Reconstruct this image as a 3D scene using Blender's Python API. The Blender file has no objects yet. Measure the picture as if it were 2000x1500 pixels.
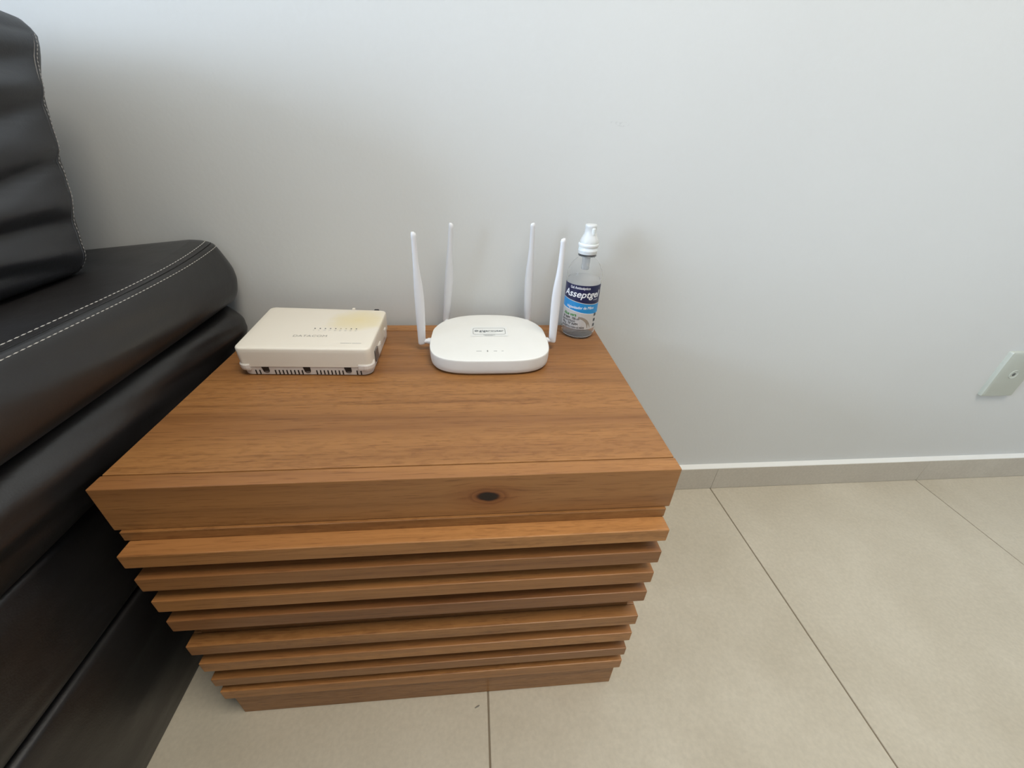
import bpy, bmesh, math, random
from mathutils import Vector, Matrix, Euler, noise as mnoise
random.seed(7)
C = bpy.context.scene.collection
SC = bpy.context.scene

# ------------------------------------------------------------------ camera, world, lights, exposure
cam_d = bpy.data.cameras.new('camera')
cam = bpy.data.objects.new('camera', cam_d); C.objects.link(cam)
cam.location = (0.37851, -0.31209, 0.77466)
cam.rotation_euler = Euler((1.0165312, -0.0361623, -0.0855715), 'XYZ')
cam_d.sensor_fit = 'HORIZONTAL'; cam_d.sensor_width = 36.0
cam_d.lens = 788.42 * 36.0 / 2000.0
cam_d.clip_start = 0.01
SC.camera = cam

W = bpy.data.worlds.new('daylight'); SC.world = W
W.use_nodes = True
bg = W.node_tree.nodes['Background']
bg.inputs[0].default_value = (0.72, 0.84, 1.0, 1); bg.inputs[1].default_value = 1.0

def area(name, loc, rot, sx, sy, power, col, spread=math.pi):
    l = bpy.data.lights.new(name, 'AREA'); l.shape = 'RECTANGLE'; l.size = sx; l.size_y = sy
    l.energy = power; l.color = col; l.spread = spread
    o = bpy.data.objects.new(name, l); C.objects.link(o); o.location = loc; o.rotation_euler = rot
    return o
# daylight through the tall glazed opening in the left wall, reaching up to the back wall
area('window_daylight', (-4.58, -1.65, 1.45), (0, math.radians(-90), 0), 2.0, 2.6, 330, (0.65, 0.80, 1.0))
# the room's ceiling lamp
area('ceiling_lamp_light', (0.90, -0.55, 2.56), (0, 0, 0), 0.9, 0.8, 31, (1.0, 0.91, 0.77))

SC.view_settings.view_transform = 'Standard'
SC.view_settings.look = 'None'
SC.view_settings.gamma = 1.0
SC.view_settings.use_curve_mapping = False
SC.view_settings.exposure = 0.12

# ------------------------------------------------------------------ helpers
def link_mesh(name, bm, mat, parent=None, smooth=False, angle=None):
    bmesh.ops.recalc_face_normals(bm, faces=bm.faces[:])
    me = bpy.data.meshes.new(name); bm.to_mesh(me); bm.free()
    if smooth:
        for p in me.polygons: p.use_smooth = True
        if angle is not None and hasattr(me, 'set_sharp_from_angle'):
            me.set_sharp_from_angle(angle=math.radians(angle))
    if mat: me.materials.append(mat)
    o = bpy.data.objects.new(name, me); C.objects.link(o)
    if parent: o.parent = parent
    return o

def thing(name, label, cat, loc=(0, 0, 0), group=None):
    o = bpy.data.objects.new(name, None); C.objects.link(o); o.location = loc
    o.empty_display_size = 0.05
    o['label'] = label; o['category'] = cat
    if group: o['group'] = group
    return o

def tag(o, label, cat):
    o['label'] = label; o['category'] = cat; return o

def struct(o):
    o['kind'] = 'structure'; return o

def add_box(bm, x0, x1, y0, y1, z0, z1, bev=0.0, seg=1):
    r = bmesh.ops.create_cube(bm, size=1.0)
    vs = r['verts']
    for v in vs:
        v.co = Vector((x0 + (v.co.x + .5) * (x1 - x0), y0 + (v.co.y + .5) * (y1 - y0), z0 + (v.co.z + .5) * (z1 - z0)))
    if bev > 0:
        es = list({e for v in vs for e in v.link_edges})
        bmesh.ops.bevel(bm, geom=es, offset=bev, segments=seg, profile=.6, affect='EDGES')

def box(name, x0, x1, y0, y1, z0, z1, mat, parent=None, bev=0.0, seg=1):
    bm = bmesh.new(); add_box(bm, x0, x1, y0, y1, z0, z1, bev, seg)
    return link_mesh(name, bm, mat, parent)

def add_prism(bm, pts, y0, y1):
    """closed outline of (x, z) run from y0 to y1"""
    a = [bm.verts.new((x, y0, z)) for x, z in pts]; b = [bm.verts.new((x, y1, z)) for x, z in pts]
    n = len(pts)
    for i in range(n): bm.faces.new((a[i], a[(i + 1) % n], b[(i + 1) % n], b[i]))
    bm.faces.new(a); bm.faces.new(b[::-1])

def add_rings(bm, rings, cap0=True, cap1=True, closed=False):
    R = [[bm.verts.new(p) for p in r] for r in rings]
    n = len(R[0]); m = len(R)
    for j in range(m if closed else m - 1):
        A, B = R[j], R[(j + 1) % m]
        for i in range(n):
            bm.faces.new((A[i], A[(i + 1) % n], B[(i + 1) % n], B[i]))
    if not closed:
        if cap0: bm.faces.new(R[0][::-1])
        if cap1: bm.faces.new(R[-1])
    return R

def lathe(bm, prof, n=48, c=(0, 0, 0), closed=False):
    rings = []
    for r, z in prof:
        rings.append([(c[0] + r * math.cos(2 * math.pi * i / n), c[1] + r * math.sin(2 * math.pi * i / n), c[2] + z) for i in range(n)])
    add_rings(bm, rings, closed=closed)

def add_tube(bm, pts, r, n=8):
    pts = [Vector(p) for p in pts]
    rings = []
    up = None
    for i, p in enumerate(pts):
        d = (pts[min(i + 1, len(pts) - 1)] - pts[max(i - 1, 0)]).normalized()
        if up is None:
            up = d.orthogonal().normalized()
        up = (up - d * up.dot(d)).normalized(); s = d.cross(up)
        rr = r[i] if isinstance(r, (list, tuple)) else r
        rings.append([p + (up * math.cos(2 * math.pi * k / n) + s * math.sin(2 * math.pi * k / n)) * rr for k in range(n)])
    add_rings(bm, rings)

def text_bm(s, size, fn, align='CENTER', shear=0.0, offset=0.0, space=1.0, res=3):
    """lettering as flat geometry; fn maps (u, v) of the text plane into space"""
    cu = bpy.data.curves.new('lettering', 'FONT'); cu.body = s; cu.size = size; cu.align_x = align
    cu.shear = shear; cu.offset = offset; cu.space_character = space; cu.resolution_u = res; cu.fill_mode = 'FRONT'
    o = bpy.data.objects.new('lettering', cu); C.objects.link(o)
    bpy.context.view_layer.update()
    me = bpy.data.meshes.new_from_object(o.evaluated_get(bpy.context.evaluated_depsgraph_get()))
    bpy.data.objects.remove(o)
    bm = bmesh.new(); bm.from_mesh(me); bpy.data.meshes.remove(me)
    for v in bm.verts: v.co = Vector(fn(v.co.x, v.co.y))
    return bm

def stitches(bm, pts, nrm, ln=0.0042, gap=0.0016, w=0.0006, h=0.0005):
    """small raised thread lozenges along a path; nrm(i) gives the outward direction"""
    pts = [Vector(p) for p in pts]
    acc = 0.0
    for i in range(len(pts) - 1):
        a, b = pts[i], pts[i + 1]; L = (b - a).length
        if L < 1e-6: continue
        d = (b - a) / L
        while acc < L:
            e = acc + ln
            p = a + d * acc; q = a + d * min(e, L + ln)
            nn = Vector(nrm).normalized() if not callable(nrm) else Vector(nrm(i)).normalized()
            s = d.cross(nn).normalized(); m = (p + q) / 2
            v = [bm.verts.new(x) for x in (p, m + s * w, q, m - s * w, m + nn * h)]
            for f in ((0, 1, 4), (1, 2, 4), (2, 3, 4), (3, 0, 4), (0, 3, 2, 1)): bm.faces.new([v[k] for k in f])
            acc = e + gap
        acc -= L

# ------------------------------------------------------------------ materials
def nt(name):
    m = bpy.data.materials.new(name); m.use_nodes = True
    t = m.node_tree; b = t.nodes['Principled BSDF']
    return m, t, b
def N(t, typ, **kw):
    n = t.nodes.new(typ)
    for k, v in kw.items():
        if k.startswith('i_'):
            key = k[2:]
            n.inputs[int(key) if key.isdigit() else key.replace('_', ' ')].default_value = v
        else: setattr(n, k, v)
    return n
def L(t, a, b): t.links.new(a, b)
def ramp(t, stops, interp='LINEAR'):
    r = t.nodes.new('ShaderNodeValToRGB'); r.color_ramp.interpolation = interp
    e = r.color_ramp.elements
    while len(e) < len(stops): e.new(0.5)
    for k, (p, c) in zip(e, stops):
        k.position = p; k.color = (c[0], c[1], c[2], 1) if len(c) == 3 else c
    return r
def mixc(t, fac, a, b, mode='MIX'):
    n = t.nodes.new('ShaderNodeMix'); n.data_type = 'RGBA'; n.blend_type = mode
    for s, v in ((0, fac), (6, a), (7, b)):
        if hasattr(v, 'links'): L(t, v, n.inputs[s])
        else: n.inputs[s].default_value = v if not isinstance(v, tuple) or len(v) != 3 else (*v, 1)
    return n.outputs[2]
def math_n(t, op, a, b=None, c=None):
    n = N(t, 'ShaderNodeMath', operation=op)
    for i, v in enumerate((a, b, c)):
        if v is None: continue
        if hasattr(v, 'links'): L(t, v, n.inputs[i])
        else: n.inputs[i].default_value = v
    return n.outputs[0]
def srgb(r, g, b):
    f = lambda u: (u / 255 / 12.92) if u / 255 <= .04045 else ((u / 255 + .055) / 1.055) ** 2.4
    return (f(r), f(g), f(b))

def plain(name, col, rough=.5, spec=.5, **kw):
    m, t, b = nt(name)
    b.inputs['Base Color'].default_value = (*col, 1); b.inputs['Roughness'].default_value = rough
    b.inputs['Specular IOR Level'].default_value = spec
    for k, v in kw.items(): b.inputs[k.replace('_', ' ')].default_value = v
    return m

def plastic(name, col, rough=.4, var=.03):
    m, t, b = nt(name)
    tc = N(t, 'ShaderNodeTexCoord')
    n = N(t, 'ShaderNodeTexNoise', i_Scale=35.0, i_Detail=2.0); L(t, tc.outputs['Object'], n.inputs['Vector'])
    r = ramp(t, [(.3, tuple(c * (1 - var) for c in col)), (.7, tuple(min(1, c * (1 + var)) for c in col))])
    L(t, n.outputs[0], r.inputs[0]); L(t, r.outputs[0], b.inputs['Base Color'])
    b.inputs['Roughness'].default_value = rough
    n2 = N(t, 'ShaderNodeTexNoise', i_Scale=1800.0, i_Detail=1.0); L(t, tc.outputs['Object'], n2.inputs['Vector'])
    bp = N(t, 'ShaderNodeBump', i_Strength=.05, i_Distance=.0005); L(t, n2.outputs[0], bp.inputs['Height']); L(t, bp.outputs[0], b.inputs['Normal'])
    return m

def wood(name, tone=1.0, knot=None, rough=.36, grain_y=11.0, red=1.0):
    m, t, b = nt(name)
    tc = N(t, 'ShaderNodeTexCoord'); oi = N(t, 'ShaderNodeObjectInfo')
    off = N(t, 'ShaderNodeVectorMath', operation='SCALE'); 
    cmb = N(t, 'ShaderNodeCombineXYZ', i_0=3.1, i_1=7.7, i_2=5.3); L(t, cmb.outputs[0], off.inputs[0]); L(t, oi.outputs['Random'], off.inputs['Scale'])
    vec = tc.outputs['Object']
    if knot:
        # the grain flows round the knot
        k = N(t, 'ShaderNodeVectorMath', operation='SUBTRACT'); L(t, vec, k.inputs[0]); k.inputs[1].default_value = knot
        ks = N(t, 'ShaderNodeVectorMath', operation='MULTIPLY'); L(t, k.outputs[0], ks.inputs[0]); ks.inputs[1].default_value = (0.55, 0, 1.0)
        nk = N(t, 'ShaderNodeTexNoise', i_Scale=60.0, i_Detail=2.0); L(t, vec, nk.inputs['Vector'])
        ln = N(t, 'ShaderNodeVectorMath', operation='LENGTH'); L(t, ks.outputs[0], ln.inputs[0])
        dist = math_n(t, 'ADD', ln.outputs['Value'], math_n(t, 'MULTIPLY', math_n(t, 'SUBTRACT', nk.outputs[0], .5), .004))
        infl = math_n(t, 'POWER', 2.718, math_n(t, 'MULTIPLY', math_n(t, 'MULTIPLY', dist, dist), -2600.0))
        sep = N(t, 'ShaderNodeSeparateXYZ'); L(t, k.outputs[0], sep.inputs[0])
        z2 = math_n(t, 'MULTIPLY', math_n(t, 'MULTIPLY', sep.outputs[2], infl), -0.75)
        cz = N(t, 'ShaderNodeCombineXYZ'); L(t, z2, cz.inputs[2])
        ad = N(t, 'ShaderNodeVectorMath', operation='ADD'); L(t, vec, ad.inputs[0]); L(t, cz.outputs[0], ad.inputs[1]); vec = ad.outputs[0]
    ad = N(t, 'ShaderNodeVectorMath', operation='ADD'); L(t, vec, ad.inputs[0]); L(t, off.outputs[0], ad.inputs[1]); vec = ad.outputs[0]
    def noise(sc, scale, det, dis=0.0, rgh=.55):
        mp = N(t, 'ShaderNodeMapping'); mp.inputs['Scale'].default_value = sc; L(t, vec, mp.inputs['Vector'])
        n = N(t, 'ShaderNodeTexNoise', i_Scale=scale, i_Detail=det, i_Distortion=dis, i_Roughness=rgh); L(t, mp.outputs[0], n.inputs['Vector'])
        return n.outputs[0]
    bands = noise((.5, grain_y, grain_y), 1.0, 3.0, .4)          # broad boards of colour
    grain = noise((2.2, 85, 85), 1.0, 5.0, .7, .62)              # streaks
    fine = noise((24, 520, 520), 1.0, 3.0, .3, .6)                # pores
    k = tone
    r1 = ramp(t, [(.26, (.175 * k * red, .071 * k, .0240 * k)), (.46, (.265 * k, .1155 * k, .0375 * k)), (.60, (.335 * k, .1525 * k, .0485 * k)), (.80, (.23 * k * red, .095 * k, .0315 * k))])
    L(t, bands, r1.inputs[0])
    r2 = ramp(t, [(.28, (.72, .68, .63)), (.50, (1, 1, 1)), (.75, (1.12, 1.12, 1.10))]); L(t, grain, r2.inputs[0])
    col = mixc(t, .9, r1.outputs[0], r2.outputs[0], 'MULTIPLY')
    r3 = ramp(t, [(.32, (.46, .38, .32)), (.46, (1, 1, 1))]); L(t, fine, r3.inputs[0])
    col = mixc(t, .55, col, r3.outputs[0], 'MULTIPLY')
    fig = noise((60, 210, 210), 1.0, 2.0, .5)                     # ribbon figure in parts of the board
    rf = ramp(t, [(.36, (.70, .65, .60)), (.52, (1, 1, 1))]); L(t, fig, rf.inputs[0])
    fm = ramp(t, [(.50, (0, 0, 0)), (.60, (.55, .55, .55))]); L(t, bands, fm.inputs[0])
    col = mixc(t, fm.outputs[0], col, rf.outputs[0], 'MULTIPLY')
    hs = N(t, 'ShaderNodeHueSaturation'); L(t, col, hs.inputs['Color'])
    v = math_n(t, 'ADD', math_n(t, 'MULTIPLY', oi.outputs['Random'], .26), .87); L(t, v, hs.inputs['Value'])
    col = hs.outputs[0]
    if knot:
        rr = ramp(t, [(0, (.012, .006, .004)), (.0052 / .05, (.016, .008, .005)), (.0062 / .05, (.16, .06, .02)), (.0076 / .05, (.62, .48, .38)), (.0095 / .05, (.80, .66, .56)), (.0105 / .05, (.62, .48, .38)), (.013 / .05, (.9, .8, .72)), (.03 / .05, (1, 1, 1))])
        L(t, math_n(t, 'DIVIDE', dist, .05), rr.inputs[0])
        col = mixc(t, 1.0, col, rr.outputs[0], 'MULTIPLY')
    L(t, col, b.inputs['Base Color'])
    rg = ramp(t, [(.3, (rough + .1,) * 3), (.6, (rough,) * 3)]); L(t, fine, rg.inputs[0]); L(t, rg.outputs[0], b.inputs['Roughness'])
    b.inputs['Specular IOR Level'].default_value = .45
    bp = N(t, 'ShaderNodeBump', i_Strength=.12, i_Distance=.0006); L(t, fine, bp.inputs['Height']); L(t, bp.outputs[0], b.inputs['Normal'])
    return m

def leather(name, col=(.0135, .0122, .0125), rough=.40):
    m, t, b = nt(name)
    tc = N(t, 'ShaderNodeTexCoord')
    n = N(t, 'ShaderNodeTexNoise', i_Scale=7.0, i_Detail=3.0); L(t, tc.outputs['Object'], n.inputs['Vector'])
    r = ramp(t, [(.3, tuple(c * .8 for c in col)), (.7, tuple(c * 1.25 for c in col))]); L(t, n.outputs[0], r.inputs[0]); L(t, r.outputs[0], b.inputs['Base Color'])
    rr = ramp(t, [(.3, (rough - .05,) * 3), (.7, (rough + .08,) * 3)]); L(t, n.outputs[0], rr.inputs[0]); L(t, rr.outputs[0], b.inputs['Roughness'])
    v = N(t, 'ShaderNodeTexVoronoi', i_Scale=520.0); L(t, tc.outputs['Object'], v.inputs['Vector'])
    bp = N(t, 'ShaderNodeBump', i_Strength=.10, i_Distance=.0006); L(t, v.outputs['Distance'], bp.inputs['Height'])
    n3 = N(t, 'ShaderNodeTexNoise', i_Scale=22.0, i_Detail=3.0); L(t, tc.outputs['Object'], n3.inputs['Vector'])
    bp2 = N(t, 'ShaderNodeBump', i_Strength=.25, i_Distance=.004); L(t, n3.outputs[0], bp2.inputs['Height']); L(t, bp.outputs[0], bp2.inputs['Normal']); L(t, bp2.outputs[0], b.inputs['Normal'])
    b.inputs['Specular IOR Level'].default_value = .75
    return m

def tile_mat(name, c1, c2, rough=.42):
    m, t, b = nt(name)
    tc = N(t, 'ShaderNodeTexCoord'); oi = N(t, 'ShaderNodeObjectInfo')
    cmb = N(t, 'ShaderNodeCombineXYZ', i_0=3.0, i_1=5.0, i_2=1.0)
    off = N(t, 'ShaderNodeVectorMath', operation='SCALE'); L(t, cmb.outputs[0], off.inputs[0]); L(t, oi.outputs['Random'], off.inputs['Scale'])
    ad = N(t, 'ShaderNodeVectorMath', operation='ADD'); L(t, tc.outputs['Object'], ad.inputs[0]); L(t, off.outputs[0], ad.inputs[1])
    n = N(t, 'ShaderNodeTexNoise', i_Scale=4.5, i_Detail=6.0, i_Roughness=.58, i_Distortion=.3); L(t, ad.outputs[0], n.inputs['Vector'])
    r = ramp(t, [(.32, c1), (.52, tuple((a + d) / 2 for a, d in zip(c1, c2))), (.68, c2)]); L(t, n.outputs[0], r.inputs[0])
    n2 = N(t, 'ShaderNodeTexNoise', i_Scale=160.0, i_Detail=3.0); L(t, ad.outputs[0], n2.inputs['Vector'])
    r2 = ramp(t, [(.3, (.94, .94, .94)), (.7, (1.04, 1.04, 1.04))]); L(t, n2.outputs[0], r2.inputs[0])
    L(t, mixc(t, 1.0, r.outputs[0], r2.outputs[0], 'MULTIPLY'), b.inputs['Base Color'])
    b.inputs['Roughness'].default_value = rough; b.inputs['Specular IOR Level'].default_value = .4
    bp = N(t, 'ShaderNodeBump', i_Strength=.05, i_Distance=.001); L(t, n2.outputs[0], bp.inputs['Height']); L(t, bp.outputs[0], b.inputs['Normal'])
    return m

def wall_mat():
    m, t, b = nt('wall_paint')
    tc = N(t, 'ShaderNodeTexCoord')
    n = N(t, 'ShaderNodeTexNoise', i_Scale=1.6, i_Detail=3.0); L(t, tc.outputs['Object'], n.inputs['Vector'])
    r = ramp(t, [(.3, (.655, .66, .645)), (.7, (.685, .69, .675))]); L(t, n.outputs[0], r.inputs[0])
    col = r.outputs[0]
    # a faint scuff left on the paint above the bottle
    for (cx, cz, sx, sz, amt) in ((.612, .7935, 85, 260, .30), (.597, .7955, 110, 500, .22), (1.36, .788, 420, 420, .4)):
        s = N(t, 'ShaderNodeVectorMath', operation='SUBTRACT'); L(t, tc.outputs['Object'], s.inputs[0]); s.inputs[1].default_value = (cx, .412, cz)
        mu = N(t, 'ShaderNodeVectorMath', operation='MULTIPLY'); L(t, s.outputs[0], mu.inputs[0]); mu.inputs[1].default_value = (sx, 0, sz)
        ln = N(t, 'ShaderNodeVectorMath', operation='LENGTH'); L(t, mu.outputs[0], ln.inputs[0])
        n4 = N(t, 'ShaderNodeTexNoise', i_Scale=240.0, i_Detail=2.0); L(t, tc.outputs['Object'], n4.inputs['Vector'])
        msk = math_n(t, 'MULTIPLY', math_n(t, 'MAXIMUM', math_n(t, 'SUBTRACT', 1.0, ln.outputs['Value']), 0.0), math_n(t, 'MULTIPLY', math_n(t, 'GREATER_THAN', n4.outputs[0], .5), amt))
        col = mixc(t, msk, col, (.25, .25, .25))
    L(t, col, b.inputs['Base Color'])
    b.inputs['Roughness'].default_value = .72; b.inputs['Specular IOR Level'].default_value = .3
    n2 = N(t, 'ShaderNodeTexNoise', i_Scale=150.0, i_Detail=3.0); L(t, tc.outputs['Object'], n2.inputs['Vector'])
    bp = N(t, 'ShaderNodeBump', i_Strength=.12, i_Distance=.0015); L(t, n2.outputs[0], bp.inputs['Height']); L(t, bp.outputs[0], b.inputs['Normal'])
    return m

M_wall = wall_mat()
M_ceil = plain('ceiling_paint', (.75, .75, .74), .8)
M_tile = tile_mat('porcelain_tile', srgb(188, 179, 161), srgb(202, 194, 177), .40)
M_skirt = tile_mat('skirting_tile', srgb(192, 184, 171), srgb(202, 195, 182), .45)
M_grout = plain('grout', srgb(130, 118, 100), .9)
M_caulk = plain('white_caulk', (.82, .82, .79), .5)
M_wood = wood('varnished_wood', 1.0)
M_lid = wood('varnished_wood_lid', 1.12, grain_y=9.0)
M_knot = wood('varnished_wood_knot', 1.24, knot=(.3915, 0.0, .4355))
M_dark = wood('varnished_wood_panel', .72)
M_leather = leather('black_leather', (.0120, .0110, .0112), .36)
M_leather2 = leather('black_leather_cushion', (.0118, .0122, .0150), .36)
M_thread = plain('pale_thread', (.50, .48, .44), .8)
M_seam = plain('seam_shadow_line', (.006, .006, .006), .8)
M_modem_base = plastic('ivory_plastic_base', srgb(214, 206, 198), .45)
M_white = plastic('white_plastic', srgb(226, 226, 222), .38, .012)
M_antenna = plastic('white_antenna_plastic', srgb(224, 224, 226), .42, .012)
M_hole = plain('port_shade_and_rubber', (.012, .010, .009), .5)
M_metalplug = plain('grey_port_pin', (.14, .12, .11), .4)
M_ink = plain('grey_ink', (.10, .105, .11), .6)
M_ink2 = plain('light_grey_ink', (.42, .42, .41), .6)
M_outlet = plastic('outlet_plastic', srgb(188, 192, 182), .35, .01)
M_frame = plain('white_aluminium', (.75, .75, .75), .4)

# ------------------------------------------------------------------ room shell
WY = 0.412          # painted plane of the back wall
X0, X1, Y0, ZC = -4.65, 3.6, -3.6, 2.6
def wallbox(name, *a):
    return struct(box(name, *a, M_wall))
wallbox('wall_back', X0 - .1, X1 + .1, WY, WY + .12, -.05, ZC)
wallbox('wall_right', X1, X1 + .12, Y0, WY, -.05, ZC)
struct(box('wall_front', X0 - .1, X1 + .1, Y0 - .12, Y0, -.05, ZC, plain('bounce_cutting_taupe', (.30, .28, .26), .8)))  # unseen wall, given a dark colour to cut the room's bounce light
bm = bmesh.new()
wy0, wy1, wz0, wz1 = -3.0, -0.3, 0.4, 2.5
add_box(bm, X0 - .12, X0, Y0, wy0, -.05, ZC); add_box(bm, X0 - .12, X0, wy1, WY, -.05, ZC)
add_box(bm, X0 - .12, X0, wy0, wy1, wz1, ZC); add_box(bm, X0 - .12, X0, wy0, wy1, -.05, wz0)
struct(link_mesh('wall_left', bm, M_wall))
bm = bmesh.new()
for a in ((wy0, wy0 + .05, wz0, wz1), (wy1 - .05, wy1, wz0, wz1), (wy0, wy1, wz0, wz0 + .05), (wy0, wy1, wz1 - .05, wz1), ((wy0 + wy1) / 2 - .03, (wy0 + wy1) / 2 + .03, wz0, wz1)):
    add_box(bm, X0 - .08, X0 - .04, a[0], a[1], a[2], a[3])
struct(link_mesh('window_1', bm, M_frame))
struct(box('ceiling', X0 - .1, X1 + .1, Y0 - .1, WY + .1, ZC, ZC + .1, M_ceil))

# floor: grout bed, with every tile a piece of its own
floor = struct(box('floor', X0 - .1, X1 + .1, Y0 - .1, WY, -.06, -.0016, M_grout))
TX, T, G = 0.3925, 0.6, 0.0026
YB = 0.4105
tile_me = None
for iy in range(7):
    for ix in range(-9, 6):
        x0 = TX + ix * T + G / 2; x1 = x0 + T - G
        y1 = YB - iy * T; y0 = y1 - T + G
        x0c, x1c, y0c = max(x0, X0), min(x1, X1), max(y0, Y0)
        if x1c - x0c < .02 or y1 - y0c < .02: continue
        bm = bmesh.new(); add_box(bm, x0c, x1c, y0c, y1, -.008, 0.0, .0008)
        link_mesh('tile', bm, M_tile, floor)
# skirting: one cut tile per floor tile, white sealant on its ledge
skirt = struct(box('baseboard_back', X0, X1, .3990, WY, 0.0, .0690, plain('skirting_grout', srgb(196, 192, 182), .7)))
for ix in range(-9, 6):
    x0 = TX + ix * T + .0010; x1 = x0 + T - .002
    x0, x1 = max(x0, X0), min(x1, X1)
    if x1 - x0 < .02: continue
    bm = bmesh.new(); add_box(bm, x0, x1, .398, .4098, 0.0008, .0700, .0004)
    link_mesh('tile', bm, M_skirt, skirt)
bm = bmesh.new()
add_prism(bm, [(0, 0)] * 0 + [(.3985, .0695), (.3992, .0712), (.4035, .0722), (.4125, .0745), (.4125, .0690)], X0, X1)
for v in bm.verts: v.co = Vector((v.co.y, v.co.x, v.co.z))
link_mesh('sealant_bead', bm, M_caulk, skirt)

# ------------------------------------------------------------------ side table
H = 0.466
tb = thing('side_table', 'brown varnished wooden side table with horizontal slats on its sides, beside the black sofa', 'side table', (0, 0, 0))
BV = .0011
box('lid', .0005, .6055, .0205, .3705, H - .022, H, M_lid, tb, BV, 2)
box('front_board', 0, .606, 0, .0193, .4067, H, M_knot, tb, BV, 2)['label'] = 'front board with a dark knot right of its middle'
box('back_board', 0, .606, .3718, .3965, .4067, H, M_wood, tb, BV, 2)
for xa, xb in ((.0006, .019), (.587, .6054)):
    box('side_board', xa, xb, .0195, .3715, .4067, H - .0225, M_wood, tb, .0006)
bm = bmesh.new(); add_box(bm, .0065, .601, -.0030, .386, .3934, .4064, .0005); add_box(bm, .0230, .588, -.0030, .384, .3860, .3940)
link_mesh('reveal_rail', bm, M_wood, tb)
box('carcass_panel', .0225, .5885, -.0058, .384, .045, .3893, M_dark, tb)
SZ = [(.3933, .3737), (.3538, .3322), (.3122, .2911), (.2710, .2490), (.2119, .1908), (.1676, .1462), (.1230, .1036), (.0857, .0633)]
tones = [wood('slat_wood_' + n, k) for n, k in (('light', 1.18), ('mid', 1.12), ('dark', 1.03))]
pick = [0, 1, 1, 1, 0, 1, 2, 1]
for (zt, zb), pk in zip(SZ, pick):
    box('slat', .0113, .6002, -.0226, -.0059 if zt < .39 else -.0028, zb, zt, tones[pk], tb, .0011, 2)
    for xa, xb in ((.0113, .0224), (.5886, .6002)):
        box('slat', xa, xb, -.0057 if zt < .39 else -.0026, .384, zb, zt, tones[pk], tb, .0011, 2)
bm = bmesh.new(); add_box(bm, .0170, .5958, -.0163, .384, 0.0, .0630, .001)
link_mesh('plinth', bm, wood('plinth_wood', .95), tb)

# ------------------------------------------------------------------ sofa
sofa = thing('leather_sofa', 'black leather sofa end with pale double stitching, standing left of the wooden table', 'sofa', (-.5, -.2, 0))
SY0, SY1 = -0.92, 0.402
def catmull(pts, k):
    out = []; n = len(pts)
    for i in range(n - 1):
        p0, p1, p2, p3 = pts[max(i - 1, 0)], pts[i], pts[i + 1], pts[min(i + 2, n - 1)]
        for j in range(k):
            u = j / k
            out.append(tuple(.5 * ((2 * b) + (c - a) * u + (2 * a - 5 * b + 4 * c - d) * u * u + (3 * b - a - 3 * c + d) * u ** 3) for a, b, c, d in zip(p0, p1, p2, p3)))
    out.append(pts[-1]); return out
def sofa_run(name, prof, left, mat, fold=0.0, back_r=.03, crown=0.0, seed=0.0, ny=90):
    """a padded strip of the sofa's end: right-hand profile (x, z) top to bottom, run along y"""
    P = catmull(prof, 6)
    zc = sum(p[1] for p in P) / len(P)
    bm = bmesh.new(); rings = []
    for j in range(ny + 1):
        # denser towards the wall
        y = SY0 + (SY1 - SY0) * (1 - (1 - j / ny) ** 1.5)
        e = 0.0
        if y > SY1 - back_r: e = 1 - math.sqrt(max(0, 1 - ((y - SY1 + back_r) / back_r) ** 2))
        bend = .008 * max(0, (y - .27) / .13) ** 2 if crown else 0.0
        rise = crown * max(0, (y - .15) / .25) ** 2 if crown else 0.0
        ring = []
        for i, (x, z) in enumerate(P):
            u = i / (len(P) - 1); wgt = math.sin(math.pi * u) ** .7 if 0 < u < 1 else 0
            dx = fold * wgt * (mnoise.noise(Vector((y * 5 + seed, z * 22, seed))) + .6 * mnoise.noise(Vector((y * 2.2 + z * 9, z * 48 + y * 6, seed + 3))))
            top = max(0, (z - zc)) / max(1e-6, P[0][1] - zc)
            ring.append((x + dx - back_r * .45 * e - bend * top, y, z + rise * top - (z - zc) * .10 * e))
        zt = ring[0][2]; zb = ring[-1][2]
        ring += [(left, y, zb), (left, y, zt)]
        if crown:      # the top panel, slightly crowned
            x0 = ring[0][0]
            for k in range(1, 8):
                u = k / 8; x = left + (x0 - left) * u
                d = min(1, (x0 - x) / .10)
                ring.append((x, y, zt + .0012 * math.sin(d * math.pi) - .010 * min(1, (x0 - x) / .30) - rise * 1.35 * min(1, (x0 - x) / .22) + .0028 * mnoise.noise(Vector((x * 11, y * 6, 2.2)))))
        rings.append(ring)
    add_rings(bm, rings)
    return link_mesh(name, bm, mat, sofa, True, 50)
pad_prof = [(-.060, .6010), (-.046, .6008), (-.036, .5998), (-.030, .5985), (-.0245, .5950), (-.0200, .583), (-.0165, .565), (-.0155, .548), (-.019, .530), (-.029, .516), (-.046, .508)]
def at(v): return v
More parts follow.
